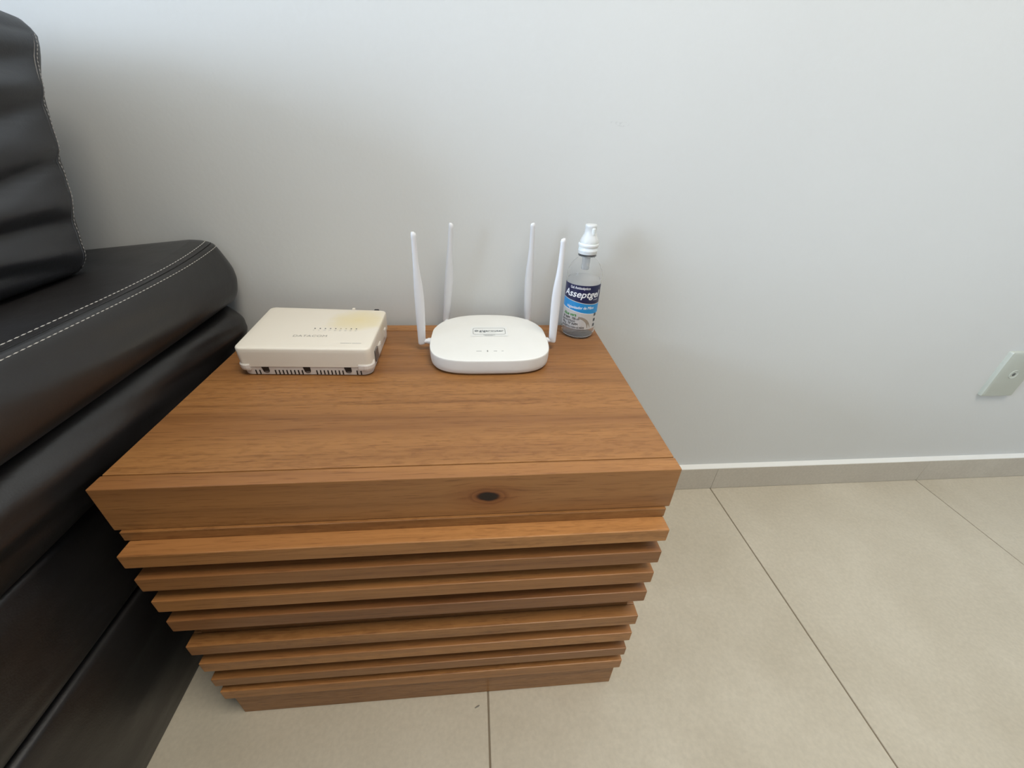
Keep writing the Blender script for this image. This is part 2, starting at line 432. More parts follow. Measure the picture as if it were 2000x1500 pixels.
for spec in (('seat_pad', pad_prof, -1.55, M_leather, .0030, .022, .0135, 1.0),
             ('side_roll', [(-.060, .5075), (-.040, .5065), (-.0275, .498), (-.0215, .484), (-.0205, .468), (-.0235, .448), (-.030, .428), (-.040, .412), (-.056, .400)], -1.5, M_leather, .0115, .05, 0, 4.0),
             ('side_panel', [(-.070, .3995), (-.056, .398), (-.0500, .385), (-.0490, .350), (-.0510, .300), (-.0550, .270), (-.066, .2535)], -1.5, M_leather, .0060, .025, 0, 7.0),
             ('side_panel', [(-.076, .2530), (-.062, .2515), (-.0565, .240), (-.0590, .190), (-.0690, .110), (-.0800, .040), (-.0868, .004), (-.0885, .0005)], -1.5, M_leather, .0022, .02, 0, 9.0)):
    o = sofa_run(spec[0], spec[1], spec[2], spec[3], spec[4], spec[5], spec[6], spec[7])
    # sofa's own origin is at its base
    o.matrix_parent_inverse = Matrix.Translation((.5, .2, 0))
def seam_path(x, z):
    pts = []
    for j in range(160):
        y = SY0 + .02 + (SY1 - .028 - SY0) * j / 159
        zc = .562
        top = max(0, z - zc) / (.601 - zc)
        e = 0.0
        if y > SY1 - .022: e = 1 - math.sqrt(max(0, 1 - ((y - SY1 + .022) / .022) ** 2))
        b = .008 * max(0, (y - .27) / .13) ** 2; r = .0135 * max(0, (y - .15) / .25) ** 2
        pts.append((x - b * top - .0099 * e, y, z + r * top + .0004 - (z - zc) * .10 * e))
    return pts
for nm, x, z in (('stitching', -.0370, .6002), ('stitching', -.0238, .5946)):
    bm = bmesh.new(); stitches(bm, seam_path(x, z), (.35, 0, 1), .0062, .0004, .0007, .0006)
    o = link_mesh(nm, bm, M_thread, sofa); o['kind'] = 'stuff'; o['label'] = 'pale grey thread'
    o.matrix_parent_inverse = Matrix.Translation((.5, .2, 0))
bm = bmesh.new(); add_tube(bm, [(p[0], p[1], p[2] - .0001) for p in seam_path(-.0300, .5983)], .0006, 6)
o = link_mesh('seam', bm, M_seam, sofa, True); o.matrix_parent_inverse = Matrix.Translation((.5, .2, 0))

# back cushion leaning towards the wall
cush = thing('back_cushion', 'puffy black leather cushion with wrinkled side, leaning on the sofa against the wall', 'cushion', (-.82, .16, .60))
CI = Matrix.Translation((.82, -.16, -.60))
def cushion():
    bm = bmesh.new()
    bmesh.ops.create_cube(bm, size=2.0)
    bmesh.ops.subdivide_edges(bm, edges=bm.edges[:], cuts=44, use_grid_fill=True)
    hx, hy, hz, r = .70, .098, .1290, .022  # length extended out of view to block window light behind the cushion
    seam = []
    for v in bm.verts:
        u, w, q = v.co
        on_seam = u > .999 and abs(w - (-1 + 2 * 41 / 45)) < 1e-3
        u = math.copysign(1 - (1 - abs(u)) ** 1.9, u)
        p = Vector((u * hx, w * hy, q * hz))
        c = Vector((max(-hx + r, min(hx - r, p.x)), max(-hy + r, min(hy - r, p.y)), max(-hz + r, min(hz - r, p.z))))
        d = p - c
        if d.length > 1e-9: p = c + d.normalized() * r
        a = (1 - w * w) * (1 - q * q)
        if abs(u) > .999 or True:
            sx = max(0, (abs(p.x) - (hx - .06)) / .06) * (1 if u > 0 else -1)
            p.x += sx * .006 * a
            # wrinkles running across the gusset
            wr = 0
            for (zc, amp, wd, sl) in ((.088, -.0048, .010, .16), (.066, .0040, .012, .10), (.036, -.0045, .009, .22), (.012, .0032, .014, .05), (-.020, -.0055, .0075, .24), (-.044, .0042, .012, .02), (-.066, -.004, .008, -.05), (-.092, .0045, .009, -.12), (-.108, -.004, .007, -.16)):
                t = (p.z - zc - sl * (p.y) - .006 * mnoise.noise(Vector((p.y * 14, zc * 40, 1)))) / wd
                wr += amp * math.exp(-t * t) * (.55 + .45 * math.cos((w - .1) * 2.0))
            p.x += 1.7 * sx * wr * max(0, 1 - abs(q) ** 6) * max(0, 1 - abs(w) ** 4)
        by = (1 - q * q) * (1 - u ** 8)
        p.y += (.007 if w > 0 else -.03) * max(0, abs(w) - .55) / .45 * by * (1 if True else 0)
        p.z += (.016 * (1 - abs(u) ** 40) * (1 - abs(w) ** 5)) * max(0, q) ** 3; p.z += .003 * max(0, q) ** 3; p.y += .020 * max(0, (q - .50) / .50) ** 2
        # the edge seam wanders in and out
        p.y += .0065 * mnoise.noise(Vector((3.0, 0, p.z * 26))) * abs(w) ** 4
        # lean back towards the wall
        z = p.z + hz
        v.co = Vector((-.117 - hx + p.x, .1690 + p.y + z * .298, 0.6000 + z))
        if on_seam: seam.append(v.co.copy())
    return bm, sorted(seam, key=lambda c: c.z)
cover_bm, sp = cushion(); sp = sp[1:-1]
o = link_mesh('cover', cover_bm, M_leather2, cush, True); o.matrix_parent_inverse = CI
bm = bmesh.new(); add_tube(bm, [(p[0] - .0004, p[1] - .0014, p[2]) for p in sp], .0014, 8)
o = link_mesh('piping', bm, M_leather2, cush, True); o.matrix_parent_inverse = CI
bm = bmesh.new(); stitches(bm, [(p[0] + .0003, p[1] + .0014, p[2]) for p in sp], (1, .25, 0), .0044, .0003, .0008, .0006)
o = link_mesh('stitching', bm, plain('grey_thread', (.27, .26, .25), .8), cush); o['kind'] = 'stuff'; o['label'] = 'pale grey thread'; o.matrix_parent_inverse = CI

# ------------------------------------------------------------------ white fibre modem (left device)
MZ = H + .0006
modem = thing('fibre_modem', 'boxy ivory network modem with a yellowed patch on top, at the table\'s left', 'modem', (.135, .285, MZ))
MI = Matrix.Translation((-.135, -.285, -MZ))
Q = [Vector((.0458, .2165)), Vector((.2318, .2098)), Vector((.2302, .3570)), Vector((.0356, .3725))]     # front-left, front-right, back-right, back-left
def mq(u, v):
    return Q[0] * (1 - u) * (1 - v) + Q[1] * u * (1 - v) + Q[2] * u * v + Q[3] * (1 - u) * v
MW, MD = .188, .144
def rrect(inset, r, n=7):
    """rounded rectangle on the modem's footprint, in metres from its edges"""
    pts = []
    for cx, cy, a0 in ((MW - inset - r, inset + r, -90), (MW - inset - r, MD - inset - r, 0), (inset + r, MD - inset - r, 90), (inset + r, inset + r, 180)):
        for i in range(n + 1):
            a = math.radians(a0 + 90 * i / n)
            pts.append(((cx + r * math.cos(a)) / MW, (cy + r * math.sin(a)) / MD))
    return pts
def mpt(x, y, z):          # metres on the footprint -> space
    p = mq(x / MW, y / MD); return Vector((p.x, p.y, MZ + z))
def mlevels(levels):
    bm = bmesh.new()
    add_rings(bm, [[(*mq(*uv), MZ + z) for uv in rrect(i, r)] for z, i, r in levels])
    return bm
def modem_mat():
    m, t, b = nt('ivory_plastic')
    tc = N(t, 'ShaderNodeTexCoord')
    s = N(t, 'ShaderNodeVectorMath', operation='SUBTRACT'); L(t, tc.outputs['Object'], s.inputs[0]); s.inputs[1].default_value = (.192, .314, MZ + .044)
    mu = N(t, 'ShaderNodeVectorMath', operation='MULTIPLY'); L(t, s.outputs[0], mu.inputs[0]); mu.inputs[1].default_value = (1 / .058, 1 / .048, 1 / .03)
    ln = N(t, 'ShaderNodeVectorMath', operation='LENGTH'); L(t, mu.outputs[0], ln.inputs[0])
    n = N(t, 'ShaderNodeTexNoise', i_Scale=40.0, i_Detail=3.0); L(t, tc.outputs['Object'], n.inputs['Vector'])
    d = math_n(t, 'ADD', ln.outputs['Value'], math_n(t, 'MULTIPLY', math_n(t, 'SUBTRACT', n.outputs[0], .5), .6))
    r = ramp(t, [(.0, srgb(225, 209, 166)), (.60, srgb(226, 214, 184)), (.95, srgb(230, 222, 208))]); L(t, d, r.inputs[0])
    L(t, r.outputs[0], b.inputs['Base Color']); b.inputs['Roughness'].default_value = .42
    n2 = N(t, 'ShaderNodeTexNoise', i_Scale=1500.0); L(t, tc.outputs['Object'], n2.inputs['Vector'])
    bp = N(t, 'ShaderNodeBump', i_Strength=.06, i_Distance=.0005); L(t, n2.outputs[0], bp.inputs['Height']); L(t, bp.outputs[0], b.inputs['Normal'])
    return m
M_modem = modem_mat()
o = link_mesh('lid', mlevels([(.0138, .0024, .007), (.0142, .0012, .008), (.036, .0002, .009), (.0415, .0002, .009), (.0428, .0006, .009), (.0436, .0014, .0085), (.0440, .0028, .008), (.0441, .010, .006)]), M_modem, modem, True, 35); o.matrix_parent_inverse = MI
base = link_mesh('base', mlevels([(0.0, .0040, .012), (.0012, .0028, .012), (.0060, .0024, .012), (.0136, .0020, .011)]), M_modem_base, modem, True, 40); base.matrix_parent_inverse = MI
# vents and jacks on the base front: dark solids painted as the shade inside
xs = [.0206, .0262] + [.0478 + i * .0054 for i in range(8)] + [.1062 + i * .0053 for i in range(8)] + [.1636, .1692]
sub = Matrix.Identity(4)
for x in xs:
    bm = bmesh.new()
    a = [mpt(x, .0030, .0014), mpt(x + .0016, .0030, .0014), mpt(x + .0016, .0026, .0084), mpt(x, .0026, .0084)]
    f = [p + Vector((0, -.0009, 0)) for p in a]; k = [p + Vector((0, .003, 0)) for p in a]
    add_rings(bm, [f, k]); o = link_mesh('vent_slot', bm, M_hole, base)
for x in (.0360, .0940, .1522):
    bm = bmesh.new()
    out = [(-.0050, .0134), (.0050, .0134), (.0050, .0068), (.0036, .0046), (.0010, .0038), (-.0016, .0042), (-.0034, .0058)]
    f = [mpt(x + px - .0004, .0020 + (.0136 - pz) * .06 - .0006, pz) for px, pz in out]; k = [p + Vector((0, .003, 0)) for p in f]
    add_rings(bm, [f, k]); o = link_mesh('cable_jack', bm, M_hole, base)
    bm = bmesh.new(); out = [(-.0022, .0066), (.0036, .0066), (.0030, .0050), (.0008, .0043), (-.0014, .0048)]
    f = [mpt(x + px, .0020 + (.0136 - pz) * .06 - .0010, pz) for px, pz in out]; k = [p + Vector((0, .002, 0)) for p in f]
    add_rings(bm, [f, k]); o = link_mesh('jack_lip', bm, M_metalplug, base)
# corner clips where lid and base lock together: bands that hug the outline
def clip(path, z0=.0095, z1=.0185, t=.0016):
    bm = bmesh.new(); rings = []
    n = len(path)
    for k, (x, y) in enumerate(path):
        a, b_ = path[max(k - 1, 0)], path[min(k + 1, n - 1)]
        d = Vector((b_[0] - a[0], b_[1] - a[1])).normalized(); nn = Vector((d.y, -d.x))
        e = .35 if k in (0, n - 1) else 1.0
        rings.append([mpt(x - nn.x * .003, y - nn.y * .003, z0), mpt(x + nn.x * t * .5 * e, y + nn.y * t * .5 * e, z0), mpt(x + nn.x * t * e, y + nn.y * t * e, z0 + .003), mpt(x + nn.x * t * e, y + nn.y * t * e, z1 - .0015), mpt(x + nn.x * t * .3 * e, y + nn.y * t * .3 * e, z1), mpt(x - nn.x * .003, y - nn.y * .003, z1)])
    add_rings(bm, rings)
    o = link_mesh('corner_clip', bm, M_modem_base, modem); o.matrix_parent_inverse = MI
ra = .011; arc = lambda cx, cy, a0: [(cx + ra * math.cos(math.radians(a0 + 15 * k)), cy + ra * math.sin(math.radians(a0 + 15 * k))) for k in range(7)]
clip([(0, .020)] + [(p[0], p[1]) for p in arc(ra, ra, 180)] + [(.016, 0)])
clip([(MW - .020, 0)] + [(p[0], p[1]) for p in arc(MW - ra, ra, -90)] + [(MW, .018)])
clip([(MW, .052), (MW, .060), (MW, .068)], .010, .024, .0018); clip([(MW, .104), (MW, .110), (MW, .116)], .012, .026, .0016)
bm = bmesh.new(); c = mpt(MW + .0004, .034, .019); add_box(bm, c.x - .001, c.x + .001, c.y - .009, c.y + .009, c.z - .009, c.z + .009, .0006)
o = link_mesh('side_socket', bm, M_metalplug, modem); o.matrix_parent_inverse = MI
bm = bmesh.new(); c = mpt(.170, MD + .002, .043); add_box(bm, c.x - .004, c.x + .004, c.y - .003, c.y + .006, c.z - .006, c.z - .0002, .001)
o = link_mesh('rear_plug', bm, plain('black_plug', (.02, .02, .025), .5), modem); o.matrix_parent_inverse = MI; o['label'] = 'small black plug behind the lid'
bm = bmesh.new(); c = mpt(.134, MD + .002, .044); add_box(bm, c.x - .003, c.x + .002, c.y - .002, c.y + .003, c.z - .005, c.z + .0008, .0008)
o = link_mesh('rear_latch', bm, M_modem, modem); o.matrix_parent_inverse = MI
# print and lights on the lid
def on_modem(u0, v0, rise=.04425):
    ex = (Q[1] - Q[0]).normalized(); ey = (Q[3] - Q[0] + Q[2] - Q[1]).normalized()
    def fn(a, b_): 
        p = Vector((u0, v0)) + ex * a + ey * b_
        return (p.x, p.y, MZ + rise)
    return fn
bm = text_bm('DATACOM', .0096, on_modem(.1375, .2515), 'CENTER', .0, -.00012, 1.06)
o = link_mesh('lettering', bm, plain('logo_grey', (.20, .20, .19), .5), modem); o.matrix_parent_inverse = MI
bm = bmesh.new()
fn = on_modem(.2030, .2285)
for k, (a, wd) in enumerate([(-.0158, .0016), (-.0138, .0016), (-.0118, .0012), (-.0102, .0016), (-.0082, .0016), (-.0062, .0012), (-.0046, .0016), (-.0020, .0014), (.0008, .0014), (.0026, .0016), (.0046, .0012), (.0062, .0016), (.0082, .0014), (.0100, .0016), (.0120, .0014)]):
    q = [fn(a, 0), fn(a + wd, 0), fn(a + wd, .0016), fn(a, .0016)]
    bm.faces.new([bm.verts.new(p) for p in q])
o = link_mesh('fine_print', bm, M_ink2, modem); o.matrix_parent_inverse = MI
fn = on_modem(.1360, .2815)
for i in range(9):
    bm = bmesh.new(); c = Vector(fn(i * .00775, 0)); lathe(bm, [(.0011, -.0004), (.0011, .0003), (.0007, .0004)], 10, c)
    o = link_mesh('indicator_light', bm, plain('led_grey', (.07, .075, .08), .3) if i == 0 else bpy.data.materials['led_grey' if i not in (5, 6) else 'led_pale'] if (i not in (5, 6) or 'led_pale' in bpy.data.materials) else plain('led_pale', (.45, .42, .28), .3), modem); o.matrix_parent_inverse = MI
    bm = bmesh.new(); 
    for (a, b_, w_, h_) in ((-.0012, -.0056, .0034 if i > 1 else .0016, .0009), (-.0012, -.0078, .0026 if i > 3 else .0010, .0007)):
        q = [fn(i * .00775 + a, b_), fn(i * .00775 + a + w_, b_ - .0006), fn(i * .00775 + a + w_, b_ + h_ - .0006), fn(i * .00775 + a, b_ + h_)]
        bm.faces.new([bm.verts.new(p) for p in q])
    o = link_mesh('indicator_caption', bm, M_ink2, modem); o.matrix_parent_inverse = MI

# ------------------------------------------------------------------ white router with four antennas
RZ = H + .0006
RC = Vector((.4032, .2960))
router = thing('wifi_router', 'white wireless router with rounded body and four upright antennas, in the middle of the table', 'router', (RC.x, RC.y, RZ))
RI = Matrix.Translation((-RC.x, -RC.y, -RZ))
def rpart(name, bm, mat, parent=None, smooth=True, angle=40):
    o = link_mesh(name, bm, mat, parent or router, smooth, angle); 
    if parent is None: o.matrix_parent_inverse = RI
    return o
def sup(a, b, e, n=96):
    out = []
    for i in range(n):
        th = 2 * math.pi * i / n; c, s = math.cos(th), math.sin(th)
        k = e + .55 if s < 0 else e - .60 * min(1, s * 3)
        x = math.copysign(abs(c) ** (2 / k), c) * a; y = math.copysign(abs(s) ** (2 / k), s) * b
        # slightly narrower towards the back
        x *= 1 - .035 * (y / b + 1) / 2
        out.append((RC.x + x, RC.y + y))
    return out
A, B, EX = .0957, .0888, 3.1
def rl(z, d, e=EX): return [(x, y, RZ + z) for x, y in sup(A - d, B - d, e)]
bm = bmesh.new()
add_rings(bm, [rl(.0012, .0052), rl(.0020, .0026), rl(.0042, .0010), rl(.0100, .0003), rl(.0180, .0), rl(.0232, .0001)])
rpart('body', bm, M_white)
bm = bmesh.new()
add_rings(bm, [rl(.0232, .0003), rl(.0244, .0004), rl(.0249, .0010), rl(.0251, .0022), rl(.0256, .012), rl(.0259, .030), rl(.0261, .055), rl(.0262, .080)])
cover = rpart('top_cover', bm, plastic('white_cover_plastic', srgb(230, 229, 224), .40, .01))
for sx, sy in ((-1, -1), (1, -1), (-1, 1), (1, 1)):
    bm = bmesh.new(); lathe(bm, [(.006, 0), (.0065, .0016)], 16, (RC.x + sx * .058, RC.y + sy * .055, RZ)); rpart('rubber_foot', bm, M_hole)
# logo plate
def on_router(u0, v0, rise=.0268):
    return lambda a, b_: (u0 + a, v0 + b_, RZ + rise)
bm = bmesh.new()
px, py, pw, ph, pr, th = .4035, .3085, .0270, .0128, .0045, .0006
def rr2(w, h, r, n=5):
    out = []
    for cx, cy, a0 in ((w - r, -h + r, -90), (w - r, h - r, 0), (-w + r, h - r, 90), (-w + r, -h + r, 180)):
        for i in range(n + 1):
            a = math.radians(a0 + 90 * i / n); out.append((cx + r * math.cos(a), cy + r * math.sin(a)))
    return out
zz = RZ + .0267
o1 = [bm.verts.new((px + a, py + b_, zz)) for a, b_ in rr2(pw, ph, pr)]
o2 = [bm.verts.new((px + a, py + b_, zz)) for a, b_ in rr2(pw - th, ph - th * 1.2, pr - th)]
for i in range(len(o1)): bm.faces.new((o1[i], o1[(i + 1) % len(o1)], o2[(i + 1) % len(o1)], o2[i]))
rpart('logo_border', bm, plain('logo_blue_grey', (.10, .115, .125), .5), None, False)
bm = bmesh.new(); bm.faces.new([bm.verts.new((px + a, py + b_, RZ + .02655)) for a, b_ in rr2(pw + .0035, ph + .0065, .002)])
rpart('sticker', bm, plain('sticker_white', srgb(228, 229, 226), .3), None, False)
bm = text_bm('gigarouter', .0098, on_router(.4075, .3068, .0268), 'CENTER', 0, .00012, 1.0); rpart('lettering', bm, plain('logo_ink', (.07, .085, .10), .5), None, False)
bm = bmesh.new()
def ring2(cx, cy, r, w, a0=0, a1=360, n=24):
    A_ = []; 
    for i in range(n + 1):
        a = math.radians(a0 + (a1 - a0) * i / n)
        A_.append((bm.verts.new((cx + r * math.cos(a), cy + r * math.sin(a), RZ + .0268)), bm.verts.new((cx + (r - w) * math.cos(a), cy + (r - w) * math.sin(a), RZ + .0268))))
    for i in range(n): bm.faces.new((A_[i][0], A_[i + 1][0], A_[i + 1][1], A_[i][1]))
ring2(.3825, .3095, .0034, .0008, -60, 285); ring2(.3825, .3095, .0018, .0008, 0, 359)
rpart('logo_symbol', bm, bpy.data.materials['logo_ink'], None, False)
bm = bmesh.new()
for (a, b_, w_, h_) in ((-.0150, -.0068, .026, .0006), (-.0100, -.0152, .0195, .0012), (-.0080, -.0176, .0140, .0007)):
    z_ = RZ + .0268
    bm.faces.new([bm.verts.new(p) for p in ((px + a, py + b_, z_), (px + a + w_, py + b_, z_), (px + a + w_, py + b_ + h_, z_), (px + a, py + b_ + h_, z_))])
rpart('fine_print', bm, M_ink2, None, False)
for kind, x in (('dash', .3855), ('lamp', .3985), ('waves', .4105), ('dot', .4215)):
    bm = bmesh.new(); z_ = RZ + .0259
    w_, h_ = {'dash': (.0040, .0007), 'lamp': (.0009, .0026), 'waves': (.0026, .0008), 'dot': (.0015, .0008)}[kind]
    add_box(bm, x - w_, x + w_ * 1, .2375 - h_, .2375 + h_, z_ - .0002, z_ + .0002)
    rpart('indicator_mark', bm, M_ink2 if kind != 'lamp' else plain('mark_grey', (.3, .3, .29), .5), None, False)

def antenna(base, tip, side, stub):
    """paddle antenna from its knuckle to its round tip; side = direction in which the paddle bulges"""
    base, tip = Vector(base), Vector(tip); Lg = (tip - base).length; d = (tip - base) / Lg
    ex = Vector((1, 0, 0)); ex = (ex - d * ex.dot(d)).normalized(); ey = d.cross(ex)
    prof = [(0.0, .0042), (.006, .0056), (.02, .0060), (.15, .0066), (.35, .0072), (.46, .0072), (.56, .0065), (.64, .0054), (.71, .0046), (.78, .0041), (.955, .0037), (.972, .0040), (.990, .0034), (1.0, .0018)]
    bm = bmesh.new(); rings = []
    for s, w in prof:
        c = base + d * (s * Lg) + ex * side * (w - .0036) * .55
        dep = min(w, .0046) if s < .7 else w
        rings.append([c + ex * w * math.copysign(abs(math.cos(a)) ** .8, math.cos(a)) + ey * dep * math.copysign(abs(math.sin(a)) ** .8, math.sin(a)) for a in [2 * math.pi * i / 20 for i in range(20)]])
    add_rings(bm, rings)
    ant = rpart('antenna', bm, M_antenna)
    bm = bmesh.new()
    a, b_ = Vector(stub[0]), Vector(stub[1])
    add_tube(bm, [a, a + (b_ - a) * .45, a + (b_ - a) * .46, b_], [.0052, .0050, .0040, .0038], 14)
    rpart('hinge', bm, M_antenna, ant)
    return ant
antenna((.2920, .2955, RZ + .0105), (.2945, .2965, RZ + .1855), 1, ((.3110, .2955, RZ + .0155), (.2935, .2955, RZ + .0150)))
antenna((.5105, .2955, RZ + .0130), (.5118, .2965, RZ + .1805), -1, ((.4960, .2955, RZ + .0155), (.5090, .2955, RZ + .0160)))
antenna((.3258, .3935, RZ + .0090), (.3445, .3760, RZ + .1840), 1, ((.3350, .3740, RZ + .0090), (.3270, .3935, RZ + .0110)))
antenna((.4800, .3935, RZ + .0090), (.4762, .3760, RZ + .1870), -1, ((.4710, .3740, RZ + .0090), (.4790, .3935, RZ + .0110)))

# ------------------------------------------------------------------ hand gel bottle
BZ = H + .0005
BC = Vector((.5685, .3610))
bottle = thing('hand_gel_bottle', 'clear hand gel bottle with navy and blue label and white cap, beside the router', 'bottle', (BC.x, BC.y, BZ))
BI = Matrix.Translation((-BC.x, -BC.y, -BZ))
def bpart(name, bm, mat, parent=None, smooth=True, angle=40):
    o = link_mesh(name, bm, mat, parent or bottle, smooth, angle)
    if parent is None: o.matrix_parent_inverse = BI
    return o
RB = .0300
def clear(name, col, ior, rough=.02):
    m, t, b = nt(name)
    b.inputs['Base Color'].default_value = (*col, 1); b.inputs['Roughness'].default_value = rough; b.inputs['IOR'].default_value = ior
    b.inputs['Transmission Weight'].default_value = 1.0
    return m
outer = [(.0235, 0.0), (.0270, .0008), (.0292, .0035), (RB, .0085), (RB, .0150), (RB - .0004, .0165), (RB - .0004, .0960), (RB, .0975), (RB, .1040), (.0296, .1115), (.0278, .1190), (.0245, .1260), (.0205, .1310), (.0168, .1345), (.0140, .1368), (.0124, .1390), (.0120, .1425), (.0120, .1500)]
th_ = .0009
inner = [(max(.0005, r - th_), max(z, .0012) if i else .0012) for i, (r, z) in enumerate(outer)]
bm = bmesh.new()
n = 64; c = (BC.x, BC.y, BZ)
prof = [(.0003, .0010)] + [(.010, .0008)] + outer + inner[::-1] + [(.0003, .0021)]
rings = [[(c[0] + r * math.cos(2 * math.pi * i / n), c[1] + r * math.sin(2 * math.pi * i / n), c[2] + z) for i in range(n)] for r, z in prof]
add_rings(bm, rings)
bpart('bottle_body', bm, clear('clear_plastic', (1, 1, 1), 1.10, .01))
gel = [(.0003, .0022)] + [(r - .0002, max(z, .0022)) for r, z in inner if z <= .100] + [(.0270, .1030), (.0003, .1032)]
bm = bmesh.new(); lathe(bm, gel, 48, c); gm = clear('clear_gel', (1, 1, 1), 1.05, .01); gm.node_tree.nodes['Principled BSDF'].inputs['Transmission Weight'].default_value = .90
bpart('gel', bm, gm)
M_cap = plain('translucent_white_plastic', (.86, .87, .87), .30, .5, Subsurface_Weight=.15)
# tamper ring under the cap
bm = bmesh.new()
lathe(bm, [(.0122, .1406), (.0148, .1406), (.0153, .1413), (.0148, .1420), (.0122, .1420)], 40, c)
bpart('neck_ring', bm, plain('smoky_plastic', (.20, .22, .23), .25, .5, Transmission_Weight=.4))
# screw cap with ribs
bm = bmesh.new(); rings = []
for z, r in ((.1440, .0146), (.1448, .0152), (.1478, .0152), (.1486, .0158), (.1512, .0158), (.1520, .0152), (.1550, .0152), (.1560, .0162), (.1590, .0166), (.1604, .0162), (.1612, .0146), (.1620, .0116)):
    rings.append([(c[0] + (r + (.00025 if i % 2 else 0)) * math.cos(2 * math.pi * i / 80), c[1] + (r + (.00025 if i % 2 else 0)) * math.sin(2 * math.pi * i / 80), c[2] + z) for i in range(80)])
add_rings(bm, rings); bpart('screw_cap', bm, M_cap)
# flip pump head: sloping shoulder, nozzle and rounded top
bm = bmesh.new()
lathe(bm, [(.0120, .1606), (.0150, .1612), (.0152, .1640), (.0136, .1680), (.0118, .1715), (.0102, .1750), (.0094, .1790), (.0093, .1856), (.0096, .1862), (.0096, .1884), (.0086, .1896), (.0036, .1900)], 40, (c[0] + .0006, c[1], c[2]))
head = bpart('pump_head', bm, plain('frosted_white_plastic', (.88, .90, .90), .25, .5, Transmission_Weight=.25, IOR=1.4))
bm = bmesh.new(); lathe(bm, [(.0034, .1740), (.0040, .1746), (.0040, .1842), (.0030, .1850)], 20, (c[0] + .0030, c[1] - .0066, c[2])); bpart('nozzle', bm, M_cap, head)
bm = bmesh.new(); lathe(bm, [(.0062, .1180), (.0068, .1190), (.0068, .1440), (.0060, .1445)], 24, (c[0] - .0008, c[1] - .0005, c[2])); bpart('dip_tube', bm, plain('tube_plastic', (.80, .82, .83), .25, .5, Transmission_Weight=.5, IOR=1.3))

# wrapped label. u = arc length from the middle of the label (metres), v = height
LA = math.radians(-106)       # direction the label faces
def wrap(u, v, rise=.0):
    r = RB + .00012 + rise
    a = LA + u / RB
    return (c[0] + r * math.cos(a), c[1] + r * math.sin(a), c[2] + v + .0022)
def patch(bm, u0, u1, lo, hi, rise, nu=36):
    row = []
    for i in range(nu + 1):
        u = u0 + (u1 - u0) * i / nu
        row.append((bm.verts.new(wrap(u, lo(u), rise)), bm.verts.new(wrap(u, (lo(u) + hi(u)) / 2, rise)), bm.verts.new(wrap(u, hi(u), rise))))
    for i in range(nu):
        for k in range(2): bm.faces.new((row[i][k], row[i + 1][k], row[i + 1][k + 1], row[i][k + 1]))
U0, U1 = -.041, .041
wave = lambda u: .0655 - .0035 * math.sin((u + .004) * 42) * (1 if True else 0)
wave2 = lambda u: .0490 - .0040 * math.sin((u + .002) * 42)
bm = bmesh.new(); patch(bm, U0, U1, lambda u: .0170, lambda u: .0955, 0)
label = bpart('label', bm, plain('label_film', srgb(196, 193, 190), .35), None, False)
bm = bmesh.new(); patch(bm, U0, U1, lambda u: wave(u) + .0012, lambda u: .0955, .0001); bpart('navy_band', bm, plain('navy_print', srgb(22, 28, 72), .35), label, False)
bm = bmesh.new(); patch(bm, U0, U1, lambda u: wave2(u), lambda u: wave(u), .0001); bpart('blue_band', bm, plain('blue_print', srgb(30, 140, 205), .35), label, False)
bm = bmesh.new(); patch(bm, U0, U1, lambda u: wave2(u) - .0008, lambda u: wave2(u), .0001); bpart('white_line', bm, plain('white_print', (.85, .86, .88), .4), label, False)
